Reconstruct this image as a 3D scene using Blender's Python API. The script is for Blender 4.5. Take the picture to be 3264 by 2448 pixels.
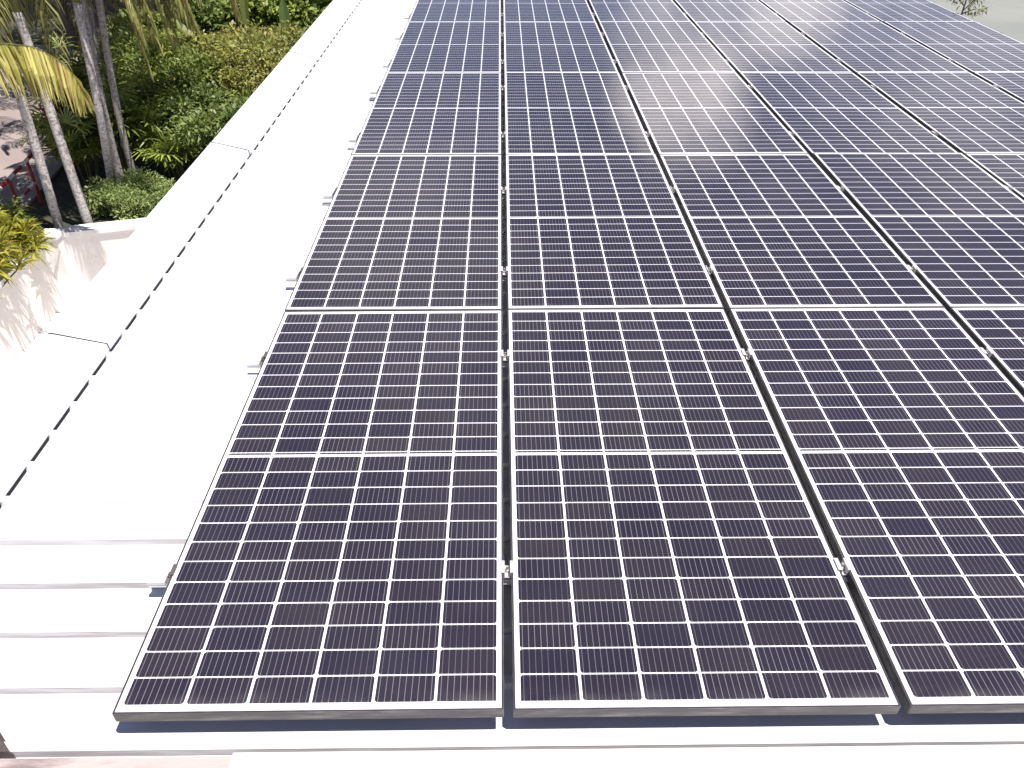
import bpy, math, random
import numpy as np
from mathutils import Vector, Matrix
D = bpy.data
for o in list(D.objects): D.objects.remove(o)
SC = bpy.context.scene
COL = SC.collection
R = math.radians

# ------------------------------------------------------------------ camera
cd = D.cameras.new('camera'); cam = D.objects.new('camera', cd); COL.objects.link(cam)
cd.sensor_width = 36.0; cd.lens = 27.954; cd.clip_start = 0.05; cd.clip_end = 3000
ax = Vector((0.99992575, -0.01201296, 0.00204328)); au = Vector((0.0054128, 0.58810866, 0.80876381)); af = Vector((0.01091732, 0.80869271, -0.58813002))
M = Matrix((ax, au, -af)).transposed().to_4x4(); M.translation = Vector((1.04725, -1.2196, 1.96787))
cam.matrix_world = M
SC.camera = cam

# ------------------------------------------------------------------ sun, sky, exposure
SUNV = Vector((0.27, -0.17, 1.0)).normalized()
SUN_EL = math.asin(SUNV.z); SUN_ROT = math.atan2(SUNV.x, SUNV.y)
sl = D.lights.new('sun', 'SUN'); sl.energy = 4.6; sl.angle = R(0.53); sl.color = (1.0, 0.96, 0.91)
sun = D.objects.new('sun', sl); COL.objects.link(sun)
sun.rotation_euler = SUNV.to_track_quat('Z', 'Y').to_euler(); sun.location = (4, -2, 12)
SC.view_settings.view_transform = 'Standard'; SC.view_settings.look = 'None'
SC.view_settings.exposure = 0.80; SC.view_settings.gamma = 1.0; SC.view_settings.use_curve_mapping = False
SC.render.engine = 'CYCLES'

W = D.worlds.new('World'); SC.world = W; W.use_nodes = True
nt = W.node_tree; nt.nodes.clear()
class NB:
    def __init__(s, tree): s.t = tree
    def n(s, typ, **kw):
        nd = s.t.nodes.new(typ)
        for k, v in kw.items():
            if k.startswith('i_'):
                key = k[2:]; key = int(key) if key.isdigit() else key
                if isinstance(v, bpy.types.NodeSocket): s.t.links.new(v, nd.inputs[key])
                else: nd.inputs[key].default_value = v
            else: setattr(nd, k, v)
        return nd
    def inp(s, nd, i, v):
        if isinstance(v, bpy.types.NodeSocket): s.t.links.new(v, nd.inputs[i])
        else: nd.inputs[i].default_value = v
    def m(s, op, a, b=0.0, c=None, clamp=False):
        nd = s.t.nodes.new('ShaderNodeMath'); nd.operation = op; nd.use_clamp = clamp
        s.inp(nd, 0, a); s.inp(nd, 1, b)
        if c is not None: s.inp(nd, 2, c)
        return nd.outputs[0]
    def mix(s, f, a, b):
        nd = s.t.nodes.new('ShaderNodeMix'); nd.data_type = 'RGBA'
        s.inp(nd, 0, f)
        s.inp(nd, 6, a if isinstance(a, bpy.types.NodeSocket) else (*a, 1.0))
        s.inp(nd, 7, b if isinstance(b, bpy.types.NodeSocket) else (*b, 1.0))
        return nd.outputs[2]
    def ramp(s, f, lo, hi, a=0.0, b=1.0, smooth=True):
        nd = s.t.nodes.new('ShaderNodeMapRange'); nd.interpolation_type = 'SMOOTHSTEP' if smooth else 'LINEAR'
        for i, v in ((0, f), (1, lo), (2, hi), (3, a), (4, b)): s.inp(nd, i, v)
        return nd.outputs[0]
    def noise(s, vec, scale, detail=3.0, rough=0.55):
        nd = s.t.nodes.new('ShaderNodeTexNoise'); s.inp(nd, 'Vector', vec); nd.inputs['Scale'].default_value = scale
        nd.inputs['Detail'].default_value = detail; nd.inputs['Roughness'].default_value = rough
        return nd.outputs[0]

b = NB(nt)
sky = b.n('ShaderNodeTexSky', sky_type='NISHITA', sun_disc=False)
sky.sun_elevation = SUN_EL; sky.sun_rotation = SUN_ROT
sky.altitude = 10; sky.air_density = 1.0; sky.dust_density = 0.25; sky.ozone_density = 1.5
tc = b.n('ShaderNodeTexCoord').outputs['Generated']
wob = b.n('ShaderNodeTexNoise', i_Vector=tc, i_Scale=7.0, i_Detail=4.0)
vm = b.n('ShaderNodeVectorMath', operation='MULTIPLY_ADD')
nt.links.new(wob.outputs['Color'], vm.inputs[0]); vm.inputs[1].default_value = (0.10,) * 3
nt.links.new(tc, vm.inputs[2])
off = b.n('ShaderNodeVectorMath', operation='SUBTRACT'); nt.links.new(vm.outputs[0], off.inputs[0]); off.inputs[1].default_value = (0.05,) * 3
dirv = b.n('ShaderNodeVectorMath', operation='NORMALIZE'); nt.links.new(off.outputs[0], dirv.inputs[0]); dirv = dirv.outputs[0]
CLOUDS = [  # direction, inner and outer radius in degrees, thickness: the cumulus banks standing over the far side
    ((0.213, 0.938, 0.275), 0.5, 5.6, 0.85), ((0.21, 0.95, 0.21), 1.0, 6.0, 0.38), ((0.311, 0.933, 0.178), 0.5, 4.6, 0.58),
    ((0.50, 0.84, 0.20), 4.0, 12.0, 0.26), ((-0.134, 0.882, 0.451), 2.0, 13.0, 0.26), ((0.02, 0.80, 0.60), 3.0, 14.0, 0.16)]
dens = None
for (d, r0, r1, k) in CLOUDS:
    v = Vector(d).normalized()
    dn = b.n('ShaderNodeVectorMath', operation='DOT_PRODUCT'); nt.links.new(dirv, dn.inputs[0]); dn.inputs[1].default_value = v
    s_ = b.ramp(dn.outputs['Value'], math.cos(R(r1)), math.cos(R(r0)), 0.0, k)
    dens = s_ if dens is None else b.m('MAXIMUM', dens, s_)
dens = b.m('MULTIPLY', dens, b.ramp(b.noise(dirv, 9.0, 6.0, 0.62), 0.30, 0.58, 0.35, 1.15), clamp=True)
haz = b.ramp(b.noise(tc, 3.0, 5.0), 0.45, 0.75, 0.0, 0.10)
dens = b.m('MAXIMUM', dens, haz)
SKY = 0.050
tn = b.n('ShaderNodeMix', data_type='RGBA', blend_type='MULTIPLY'); tn.inputs[0].default_value = 1.0
nt.links.new(sky.outputs[0], tn.inputs[6]); tn.inputs[7].default_value = (1.0, 0.905, 1.10, 1)
bg1 = b.n('ShaderNodeBackground', i_Strength=SKY); nt.links.new(tn.outputs[2], bg1.inputs[0])
bg2 = b.n('ShaderNodeBackground', i_Strength=1.15); bg2.inputs[0].default_value = (1.0, 0.94, 0.93, 1)
mx = b.n('ShaderNodeMixShader'); nt.links.new(dens, mx.inputs[0]); nt.links.new(bg1.outputs[0], mx.inputs[1]); nt.links.new(bg2.outputs[0], mx.inputs[2])
wo = b.n('ShaderNodeOutputWorld'); nt.links.new(mx.outputs[0], wo.inputs[0])

# ------------------------------------------------------------------ materials
def newmat(name):
    m = D.materials.new(name); m.use_nodes = True; m.node_tree.nodes.clear()
    n = NB(m.node_tree); bs = n.n('ShaderNodeBsdfPrincipled'); out = n.n('ShaderNodeOutputMaterial')
    m.node_tree.links.new(bs.outputs[0], out.inputs[0])
    return m, n, bs, out
def setc(n, bs, key, v):
    if isinstance(v, bpy.types.NodeSocket): n.t.links.new(v, bs.inputs[key])
    else: bs.inputs[key].default_value = (*v, 1.0) if isinstance(v, tuple) and len(v) == 3 else v
def simple(name, c1, c2=None, scale=6.0, rough=0.6, metal=0.0, spec=0.5, stretch=None, lo=0.35, hi=0.7, bump=0.0, bscale=40.0):
    m, n, bs, out = newmat(name)
    co = n.n('ShaderNodeTexCoord').outputs['Object']
    if stretch:
        mp = n.n('ShaderNodeMapping'); n.t.links.new(co, mp.inputs[0]); mp.inputs['Scale'].default_value = stretch; co = mp.outputs[0]
    if c2: setc(n, bs, 'Base Color', n.mix(n.ramp(n.noise(co, scale, 5.0, 0.6), lo, hi), c1, c2))
    else: setc(n, bs, 'Base Color', c1)
    bs.inputs['Roughness'].default_value = rough; bs.inputs['Metallic'].default_value = metal; bs.inputs['Specular IOR Level'].default_value = spec
    if bump:
        bn = n.n('ShaderNodeBump', i_Strength=bump, i_Distance=0.02); n.t.links.new(n.noise(co, bscale, 4.0), bn.inputs['Height']); n.t.links.new(bn.outputs[0], bs.inputs['Normal'])
    return m

MAT = {}
MAT['roof'] = simple('white_roof_paint', (0.70, 0.69, 0.69), (0.63, 0.615, 0.61), 2.2, 0.35, stretch=(1.0, 3.0, 1.0))
MAT['flash'] = simple('white_flashing_paint', (0.66, 0.655, 0.68), (0.63, 0.625, 0.65), 1.5, 0.35)
MAT['gapfill'] = simple('dark_gap_fill', (0.018, 0.018, 0.022), (0.03, 0.03, 0.034), 30, 0.9)
MAT['near_black'] = simple('near_black_fill', (0.022, 0.021, 0.023), (0.045, 0.042, 0.042), 30, 0.9)
MAT['lip'] = simple('dark_anodised_lip', (0.032, 0.028, 0.036), (0.055, 0.05, 0.06), 25, 0.32, spec=0.5)
MAT['side'] = simple('weathered_frame_side', (0.085, 0.078, 0.076), (0.25, 0.225, 0.205), 5.0, 0.42, stretch=(1.2, 1.2, 9.0), lo=0.42, hi=0.78)
MAT['back'] = simple('white_back_sheet', (0.28, 0.28, 0.285), None, rough=0.7)
MAT['alu'] = simple('mill_aluminium', (0.60, 0.58, 0.57), (0.46, 0.44, 0.43), 60, 0.38, metal=0.25)
MAT['rail'] = simple('pale_rail_aluminium', (0.80, 0.79, 0.78), (0.74, 0.73, 0.72), 30, 0.45)
MAT['steel'] = simple('bolt_steel', (0.62, 0.58, 0.52), (0.42, 0.38, 0.33), 80, 0.35, metal=0.5)
MAT['plaster'] = simple('painted_plaster', (0.80, 0.745, 0.72), (0.77, 0.71, 0.68), 0.9, 0.85, bump=0.15, bscale=30)
MAT['coping'] = simple('white_coping', (0.80, 0.79, 0.77), (0.70, 0.68, 0.66), 3.0, 0.75)
MAT['yard'] = simple('pale_concrete', (0.225, 0.23, 0.205), (0.18, 0.188, 0.17), 0.25, 0.9)
MAT['court'] = simple('white_yard_concrete', (0.66, 0.65, 0.62), (0.58, 0.57, 0.54), 0.9, 0.9)
MAT['road'] = simple('pinkish_road_concrete', (0.285, 0.232, 0.212), (0.25, 0.20, 0.183), 0.7, 0.9, bump=0.02, bscale=60)
MAT['soil'] = simple('dark_bed', (0.030, 0.040, 0.018), (0.065, 0.055, 0.035), 3.0, 0.95, bump=0.5, bscale=18)
MAT['ledge'] = simple('weathered_mortar', (0.42, 0.35, 0.33), (0.20, 0.155, 0.15), 3.4, 0.9, stretch=(1.0, 5.0, 1.0), lo=0.42, hi=0.62, bump=0.25, bscale=25)
MAT['corner_shade'] = simple('dark_corner_gap', (0.06, 0.045, 0.042), (0.12, 0.09, 0.08), 20, 0.8)
MAT['red'] = simple('red_barrier_paint', (0.36, 0.045, 0.035), (0.25, 0.03, 0.028), 12, 0.45)
MAT['white'] = simple('white_barrier_paint', (0.72, 0.71, 0.72), (0.58, 0.57, 0.58), 12, 0.45)

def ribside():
    m, n, bs, out = newmat('shade_painted_rib_side')
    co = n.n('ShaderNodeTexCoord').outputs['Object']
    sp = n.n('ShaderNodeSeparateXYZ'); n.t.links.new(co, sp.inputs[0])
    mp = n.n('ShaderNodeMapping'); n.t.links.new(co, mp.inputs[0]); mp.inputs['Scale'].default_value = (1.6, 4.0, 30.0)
    d = n.m('MULTIPLY', n.ramp(n.noise(mp.outputs[0], 2.5, 4.0), 0.25, 0.7, 0.45, 1.0), n.ramp(sp.outputs[1], 0.45, 1.15, 1.0, 0.0))  # rib-side shade painted in with dirt streaks, fading out towards the far ribs
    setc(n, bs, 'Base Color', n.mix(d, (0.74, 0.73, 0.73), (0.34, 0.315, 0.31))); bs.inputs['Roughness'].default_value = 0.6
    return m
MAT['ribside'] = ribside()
def bark(name, c1, c2, ring):
    m, n, bs, out = newmat(name)
    co = n.n('ShaderNodeTexCoord').outputs['Object']
    sp = n.n('ShaderNodeSeparateXYZ'); n.t.links.new(co, sp.inputs[0])
    z = n.m('ADD', n.m('MULTIPLY', sp.outputs[2], ring), n.m('MULTIPLY', n.noise(co, 3.0, 2.0), 0.7))
    fr = n.m('FRACT', z)
    rg = n.ramp(n.m('ABSOLUTE', n.m('SUBTRACT', fr, 0.5)), 0.42, 0.5)
    sp2 = n.ramp(n.noise(co, 26.0, 4.0, 0.7), 0.46, 0.64)
    base = n.mix(sp2, c1, c2)
    setc(n, bs, 'Base Color', n.mix(n.m('MULTIPLY', rg, 0.38), base, tuple(x * 0.35 for x in c2)))
    bs.inputs['Roughness'].default_value = 0.9
    bn = n.n('ShaderNodeBump', i_Strength=0.5, i_Distance=0.02); n.t.links.new(n.noise(co, 30.0, 4.0), bn.inputs['Height']); n.t.links.new(bn.outputs[0], bs.inputs['Normal'])
    return m
MAT['bark'] = bark('palm_bark', (0.56, 0.52, 0.50), (0.24, 0.21, 0.20), 12.0)
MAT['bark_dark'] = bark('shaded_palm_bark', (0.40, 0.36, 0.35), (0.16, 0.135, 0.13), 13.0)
MAT['treebark'] = bark('tree_bark', (0.13, 0.10, 0.085), (0.06, 0.045, 0.04), 3.0)

def leafmat(name, dark, light, extra=None, trans=0.30, rough=0.45):
    m, n, bs, out = newmat(name)
    at = n.n('ShaderNodeAttribute', attribute_name='tint')
    sp = n.n('ShaderNodeSeparateColor'); n.t.links.new(at.outputs['Color'], sp.inputs[0])
    c = n.mix(sp.outputs[0], dark, light)
    if extra: c = n.mix(n.ramp(sp.outputs[1], 0.955, 0.985), c, extra)
    setc(n, bs, 'Base Color', c)
    bs.inputs['Roughness'].default_value = rough; bs.inputs['Specular IOR Level'].default_value = 0.35
    tr = n.n('ShaderNodeBsdfTranslucent'); n.t.links.new(c, tr.inputs[0])
    mxs = n.n('ShaderNodeMixShader', i_0=trans); n.t.links.new(bs.outputs[0], mxs.inputs[1]); n.t.links.new(tr.outputs[0], mxs.inputs[2])
    n.t.links.new(mxs.outputs[0], out.inputs[0])
    return m
MAT['l_olive'] = leafmat('olive_leaf', (0.085, 0.105, 0.020), (0.42, 0.41, 0.11), (0.34, 0.20, 0.10))
MAT['l_green'] = leafmat('green_leaf', (0.07, 0.115, 0.022), (0.36, 0.42, 0.10), (0.25, 0.22, 0.06))
MAT['l_dark'] = leafmat('dark_leaf', (0.045, 0.078, 0.02), (0.26, 0.33, 0.09), (0.14, 0.13, 0.06))
MAT['l_yellow'] = leafmat('yellow_green_leaf', (0.13, 0.145, 0.014), (0.46, 0.42, 0.06), (0.40, 0.22, 0.05))
MAT['l_palm'] = leafmat('palm_leaflet', (0.09, 0.095, 0.022), (0.36, 0.345, 0.11), (0.34, 0.24, 0.10))
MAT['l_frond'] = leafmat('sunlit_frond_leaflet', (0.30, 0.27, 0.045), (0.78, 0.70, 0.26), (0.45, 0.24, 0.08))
MAT['l_lady'] = leafmat('lady_palm_leaflet', (0.075, 0.125, 0.02), (0.42, 0.48, 0.10), (0.34, 0.32, 0.10))
MAT['l_fern'] = leafmat('feathery_leaf', (0.13, 0.19, 0.05), (0.40, 0.48, 0.17))
MAT['l_banana'] = leafmat('broad_leaf', (0.085, 0.13, 0.035), (0.20, 0.23, 0.06), (0.36, 0.32, 0.08))
MAT['l_red'] = leafmat('red_leaf', (0.16, 0.02, 0.015), (0.34, 0.06, 0.03))
MAT['l_tip'] = leafmat('pale_treetop_leaf', (0.16, 0.18, 0.08), (0.40, 0.41, 0.20), (0.36, 0.25, 0.16))
MAT['stalk'] = simple('green_stalk', (0.16, 0.16, 0.05), (0.10, 0.10, 0.03), 10, 0.6)
MAT['twig'] = simple('brown_stem', (0.09, 0.07, 0.05), (0.05, 0.04, 0.03), 20, 0.9)

# the solar cell sheet under glass: 6 x 24 half cells on a white back sheet
PW, PL = 1.038, 2.094
X0, Y0, PX, PY, MID = 0.0105, 0.0195, 0.16950, 0.08470, 0.0240
def cellmat():
    m, n, bs, out = newmat('solar_cells_under_glass')
    co = n.n('ShaderNodeTexCoord').outputs['Object']
    oi = n.n('ShaderNodeObjectInfo').outputs['Random']
    sp = n.n('ShaderNodeSeparateXYZ'); n.t.links.new(co, sp.inputs[0])
    GX, GY = 0.0080, 0.0042
    u = n.m('DIVIDE', n.m('SUBTRACT', sp.outputs[0], X0), PX)
    yy = n.m('SUBTRACT', sp.outputs[1], Y0)
    half = n.m('GREATER_THAN', yy, 12 * PY + MID * 0.5)
    v = n.m('DIVIDE', n.m('SUBTRACT', yy, n.m('MULTIPLY', half, MID)), PY)
    iu = n.m('FLOOR', u); iv = n.m('FLOOR', v)
    fu = n.m('MULTIPLY', n.m('SUBTRACT', u, iu), PX); fv = n.m('MULTIPLY', n.m('SUBTRACT', v, iv), PY)
    def rng(x, lo, hi): return n.m('MULTIPLY', n.m('GREATER_THAN', x, lo), n.m('LESS_THAN', x, hi))
    mask = n.m('MULTIPLY', rng(fu, GX / 2, PX - GX / 2), rng(fv, GY / 2, PY - GY / 2))
    mask = n.m('MULTIPLY', mask, rng(u, 0.0, 6.0)); mask = n.m('MULTIPLY', mask, rng(v, 0.0, 24.0))
    hi_ = n.m('MULTIPLY', n.m('LESS_THAN', yy, 12 * PY + MID * 0.5), n.m('GREATER_THAN', yy, 12 * PY))   # strip between the halves
    mask = n.m('MULTIPLY', mask, n.m('SUBTRACT', 1.0, hi_))
    cv = n.n('ShaderNodeCombineXYZ'); n.t.links.new(iu, cv.inputs[0]); n.t.links.new(iv, cv.inputs[1]); n.t.links.new(n.m('MULTIPLY', oi, 97.0), cv.inputs[2])
    wn = n.n('ShaderNodeTexWhiteNoise'); n.t.links.new(cv.outputs[0], wn.inputs[0])
    ws = n.n('ShaderNodeSeparateColor'); n.t.links.new(wn.outputs['Color'], ws.inputs[0])
    flip = n.m('GREATER_THAN', ws.outputs[0], 0.5)
    a = n.m('MINIMUM', n.m('SUBTRACT', fu, GX / 2), n.m('SUBTRACT', PX - GX / 2, fu))
    lo = n.m('SUBTRACT', fv, GY / 2); hi = n.m('SUBTRACT', PY - GY / 2, fv)
    bb = n.m('ADD', n.m('MULTIPLY', flip, hi), n.m('MULTIPLY', n.m('SUBTRACT', 1.0, flip), lo))
    mask = n.m('MULTIPLY', mask, n.m('GREATER_THAN', n.m('ADD', a, bb), 0.0058))
    # nine fine busbars per cell, with brighter solder pads at both ends
    cw = (PX - GX) / 9.0
    bf = n.m('FRACT', n.m('DIVIDE', n.m('SUBTRACT', fu, GX / 2), cw))
    bd = n.m('ABSOLUTE', n.m('SUBTRACT', bf, 0.5))
    bus = n.m('LESS_THAN', bd, 0.5 * 0.0017 / cw)
    pad = n.m('MULTIPLY', n.m('LESS_THAN', bd, 0.5 * 0.0026 / cw), n.m('LESS_THAN', n.m('MINIMUM', lo, hi), 0.0035))
    vis = n.m('ADD', 0.35, n.m('MULTIPLY', ws.outputs[2], 0.65))
    bus = n.m('MAXIMUM', n.m('MULTIPLY', bus, vis), n.m('MULTIPLY', pad, 1.0))
    tint = n.mix(ws.outputs[1], (0.0165, 0.0140, 0.0250), (0.0215, 0.0175, 0.0255))
    pv = n.m('ADD', 0.88, n.m('MULTIPLY', n.m('FRACT', n.m('MULTIPLY', oi, 7.31)), 0.36))
    sc_ = n.n('ShaderNodeVectorMath', operation='SCALE'); n.t.links.new(tint, sc_.inputs[0]); n.t.links.new(pv, sc_.inputs['Scale']); tint = sc_.outputs[0]
    dirt = n.m('ADD', n.ramp(n.noise(co, 2.2, 5.0), 0.35, 0.75, 0.0, 0.012), n.m('MULTIPLY', n.ramp(yy, 0.05, -0.005), n.ramp(n.noise(co, 9.0, 4.0), 0.35, 0.7, 0.0, 0.05)))
    celc = n.mix(dirt, tint, (0.75, 0.68, 0.62))
    celc = n.mix(n.m('MULTIPLY', bus, 0.75), celc, (0.24, 0.22, 0.225))
    moss = n.m('MULTIPLY', n.ramp(yy, 0.004, -0.012), n.ramp(n.noise(co, 14.0, 4.0, 0.7), 0.60, 0.72, 0.0, 0.55))
    setc(n, bs, 'Base Color', n.mix(mask, n.mix(moss, (0.74, 0.73, 0.75), (0.40, 0.34, 0.16)), celc))
    bs.inputs['IOR'].default_value = 1.42; bs.inputs['Specular IOR Level'].default_value = 0.5
    setc(n, bs, 'Roughness', n.ramp(n.noise(co, 5.0, 3.0), 0.3, 0.7, 0.05, 0.10))
    bn = n.n('ShaderNodeBump', i_Strength=0.05, i_Distance=0.02); n.t.links.new(n.noise(co, 3.0, 2.0), bn.inputs['Height']); n.t.links.new(bn.outputs[0], bs.inputs['Normal'])
    return m
MAT['cells'] = cellmat()

# ------------------------------------------------------------------ mesh helpers
class MB:
    def __init__(s): s.v = []; s.f = []; s.mi = []; s.tint = None
    def quad(s, pts, mi=0):
        k = len(s.v); s.v += [tuple(p) for p in pts]; s.f.append(tuple(range(k, k + len(pts)))); s.mi.append(mi)
    def box(s, x0, y0, z0, x1, y1, z1, mi=0, top=None):
        k = len(s.v)
        s.v += [(x0, y0, z0), (x1, y0, z0), (x1, y1, z0), (x0, y1, z0), (x0, y0, z1), (x1, y0, z1), (x1, y1, z1), (x0, y1, z1)]
        for i, q in enumerate(((3, 2, 1, 0), (4, 5, 6, 7), (0, 1, 5, 4), (1, 2, 6, 5), (2, 3, 7, 6), (3, 0, 4, 7))):
            s.f.append(tuple(k + j for j in q)); s.mi.append(top if (top is not None and i == 1) else mi)
    def tube(s, pts, rad, n=8, cap=True, mi=0):
        pts = [Vector(p) for p in pts]; rad = rad if isinstance(rad, (list, tuple)) else [rad] * len(pts)
        k = len(s.v)
        for i, p in enumerate(pts):
            t = (pts[min(i + 1, len(pts) - 1)] - pts[max(i - 1, 0)]).normalized()
            a = t.cross(Vector((0, 0, 1)) if abs(t.z) < 0.9 else Vector((1, 0, 0))).normalized(); c = t.cross(a)
            for j in range(n):
                an = 2 * math.pi * j / n
                s.v.append(tuple(p + (a * math.cos(an) + c * math.sin(an)) * rad[i]))
        for i in range(len(pts) - 1):
            for j in range(n):
                s.f.append((k + i * n + j, k + i * n + (j + 1) % n, k + (i + 1) * n + (j + 1) % n, k + (i + 1) * n + j)); s.mi.append(mi)
        if cap:
            s.f.append(tuple(k + j for j in range(n))[::-1]); s.mi.append(mi)
            s.f.append(tuple(k + (len(pts) - 1) * n + j for j in range(n))); s.mi.append(mi)
    def extrude(s, prof, axis, a0, a1, closed=False, mi=0):
        """prof: (p, q) points; axis 'x' -> (a, p, q), axis 'y' -> (p, a, q)"""
        k = len(s.v); n = len(prof)
        for a in (a0, a1):
            for (p, q) in prof: s.v.append((a, p, q) if axis == 'x' else (p, a, q))
        for i in range(n if closed else n - 1):
            j = (i + 1) % n
            s.f.append((k + i, k + j, k + n + j, k + n + i)); s.mi.append(mi)
        if closed:
            s.f.append(tuple(range(k, k + n))[::-1]); s.mi.append(mi); s.f.append(tuple(range(k + n, k + 2 * n))); s.mi.append(mi)
    def build(s, name, mats, parent=None, smooth=False, fixn=False):
        me = D.meshes.new(name); me.from_pydata(s.v, [], s.f); me.update()
        for m in (mats if isinstance(mats, list) else [mats]): me.materials.append(m)
        me.polygons.foreach_set('material_index', s.mi)
        if smooth: me.polygons.foreach_set('use_smooth', [True] * len(s.f))
        if fixn:
            import bmesh
            bm = bmesh.new(); bm.from_mesh(me); bmesh.ops.recalc_face_normals(bm, faces=bm.faces); bm.to_mesh(me); bm.free()
        o = D.objects.new(name, me); COL.objects.link(o)
        if parent: o.parent = parent
        return o
def tag(o, label, cat, group=None):
    o['label'] = label; o['category'] = cat
    if group: o['group'] = group
    return o
def struct(o): o['kind'] = 'structure'; return o
def thing(name, label, cat, loc=(0, 0, 0), group=None):
    o = D.objects.new(name, None); o.empty_display_size = 0.1; COL.objects.link(o); o.location = loc
    return tag(o, label, cat, group)
def copy_tree(o, parent=None):
    c = o.copy(); COL.objects.link(c); c.parent = parent
    for ch in list(o.children): copy_tree(ch, c)
    return c

# ------------------------------------------------------------------ ground
ZG, ZP = -4.6, -3.6
m = MB(); m.quad([(-900, -900, ZG), (900, -900, ZG), (900, 900, ZG), (-900, 900, ZG)])
struct(m.build('ground', MAT['yard']))
m = MB(); m.quad([(-6.079, -3, ZG + .004), (-1.05, -3, ZG + .004), (-1.05, 11.4, ZG + .004), (-6.079, 10.25, ZG + .004)])
struct(m.build('courtyard_paving', MAT['court']))
m = MB()                               # raised planting terrace behind the garden wall
poly = [(-90, -40), (-6.26, -40), (-6.26, 10.48), (-1.25, 11.88), (-1.25, 120), (-90, 120)]
k = len(m.v); n_ = len(poly)
m.v += [(x, y, ZP) for x, y in poly] + [(x, y, ZG - .2) for x, y in poly]
m.f.append(tuple(range(n_))); m.mi.append(0)
for i in range(n_): j = (i + 1) % n_; m.f.append((i, n_ + i, n_ + j, j)); m.mi.append(0)
struct(m.build('planting_bed', MAT['soil']))
m = MB(); zr = ZP + .008
m.f.append((0, 1, 2, 3, 4, 5, 6)); m.mi.append(0)
m.v += [(-40, -20, zr), (-7.35, -20, zr), (-7.35, 9.0, zr), (-7.15, 11.6, zr), (-7.45, 13.8, zr), (-9.6, 23.0, zr), (-40, 23.0, zr)]
struct(m.build('road', MAT['road']))
m = MB()
edge = [(-7.35, -20), (-7.35, 9.0), (-7.15, 11.6), (-7.45, 13.8), (-9.6, 23.0)]
for (a, c) in zip(edge[:-1], edge[1:]):
    d = Vector((c[0] - a[0], c[1] - a[1], 0)).normalized(); nrm = Vector((d.y, -d.x, 0)) * 0.12
    A = Vector((a[0], a[1], 0)); C = Vector((c[0], c[1], 0))
    for z0, z1 in ((ZP - .02, ZP + .05),):
        p = [A, C, C + nrm, A + nrm]
        lo = [(q.x, q.y, z0) for q in p]; hi = [(q.x, q.y, z1) for q in p]
        m.quad(hi)
        for i in range(4): m.quad([lo[i], lo[(i + 1) % 4], hi[(i + 1) % 4], hi[i]])
struct(m.build('kerb', MAT['road']))

# ------------------------------------------------------------------ building with ribbed roof
bld = thing('building', 'white building with a ribbed metal roof carrying the solar array', 'building', (2.7, 6, ZG))
def bpart(o): o.matrix_parent_inverse = bld.matrix_basis.inverted(); return o
bld_inv = Matrix.Translation((-2.7, -6, -ZG))
def bb(mb, name, mats, **kw):
    o = mb.build(name, mats, bld, **kw); o.matrix_parent_inverse = bld_inv; return o
ZPAN = -0.12; RH = 0.025; PITCH = 0.1915; YF = 0.134
XR0, XR1 = -1.02, 6.55
prof = []
for k in range(-1, 66):
    y = YF + PITCH * k
    prof += [(y, ZPAN), (y + .004, ZPAN + RH), (y + .032, ZPAN + RH), (y + .036, ZPAN)]
    if k == -1: prof += [(-0.0125, ZPAN), (-0.0119, ZPAN + .005)]
    # small stiffener step beside each rib
prof = [(-0.070, ZPAN)] + prof
m = MB(); m.extrude(prof, 'x', XR0, XR1)
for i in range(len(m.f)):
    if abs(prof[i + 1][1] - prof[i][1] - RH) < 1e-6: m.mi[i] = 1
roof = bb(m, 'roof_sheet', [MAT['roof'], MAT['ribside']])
m = MB(); m.box(-0.98, -0.40, ZG, 6.45, 12.62, ZPAN - .03)
bb(m, 'wall', MAT['plaster'])
# end ledge under the sheet: bare mortar at the left, white capping on the right
m = MB(); m.box(-1.0, -0.45, ZPAN - .03, 6.5, -0.066, ZPAN + .012)
bb(m, 'verge_ledge', MAT['ledge'])
m = MB(); m.extrude([(-0.47, ZPAN + .016), (-0.47, ZPAN + .034), (-0.0685, ZPAN + .034), (-0.0685, ZPAN + .016)], 'x', 0.318, 6.52, closed=True)
bb(m, 'verge_capping', MAT['flash'], fixn=True)
m = MB(); m.v += [(-0.46, -0.066, ZPAN + .016), (-0.272, -0.062, ZPAN + .016), (-0.36, 0.020, ZPAN + .016), (-0.46, 0.020, ZPAN + .016),
                  (-0.46, -0.066, ZPAN + .040), (-0.285, -0.062, ZPAN + .040), (-0.37, 0.014, ZPAN + .040), (-0.46, 0.014, ZPAN + .040)]
for q in ((0, 1, 2, 3), (4, 5, 6, 7), (0, 1, 5, 4), (1, 2, 6, 5), (2, 3, 7, 6), (3, 0, 4, 7)): m.f.append(q); m.mi.append(0)
bb(m, 'corner_gap_shade', MAT['corner_shade'], fixn=True)  # dark wedge standing in for the shaded gap at this roof corner
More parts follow.
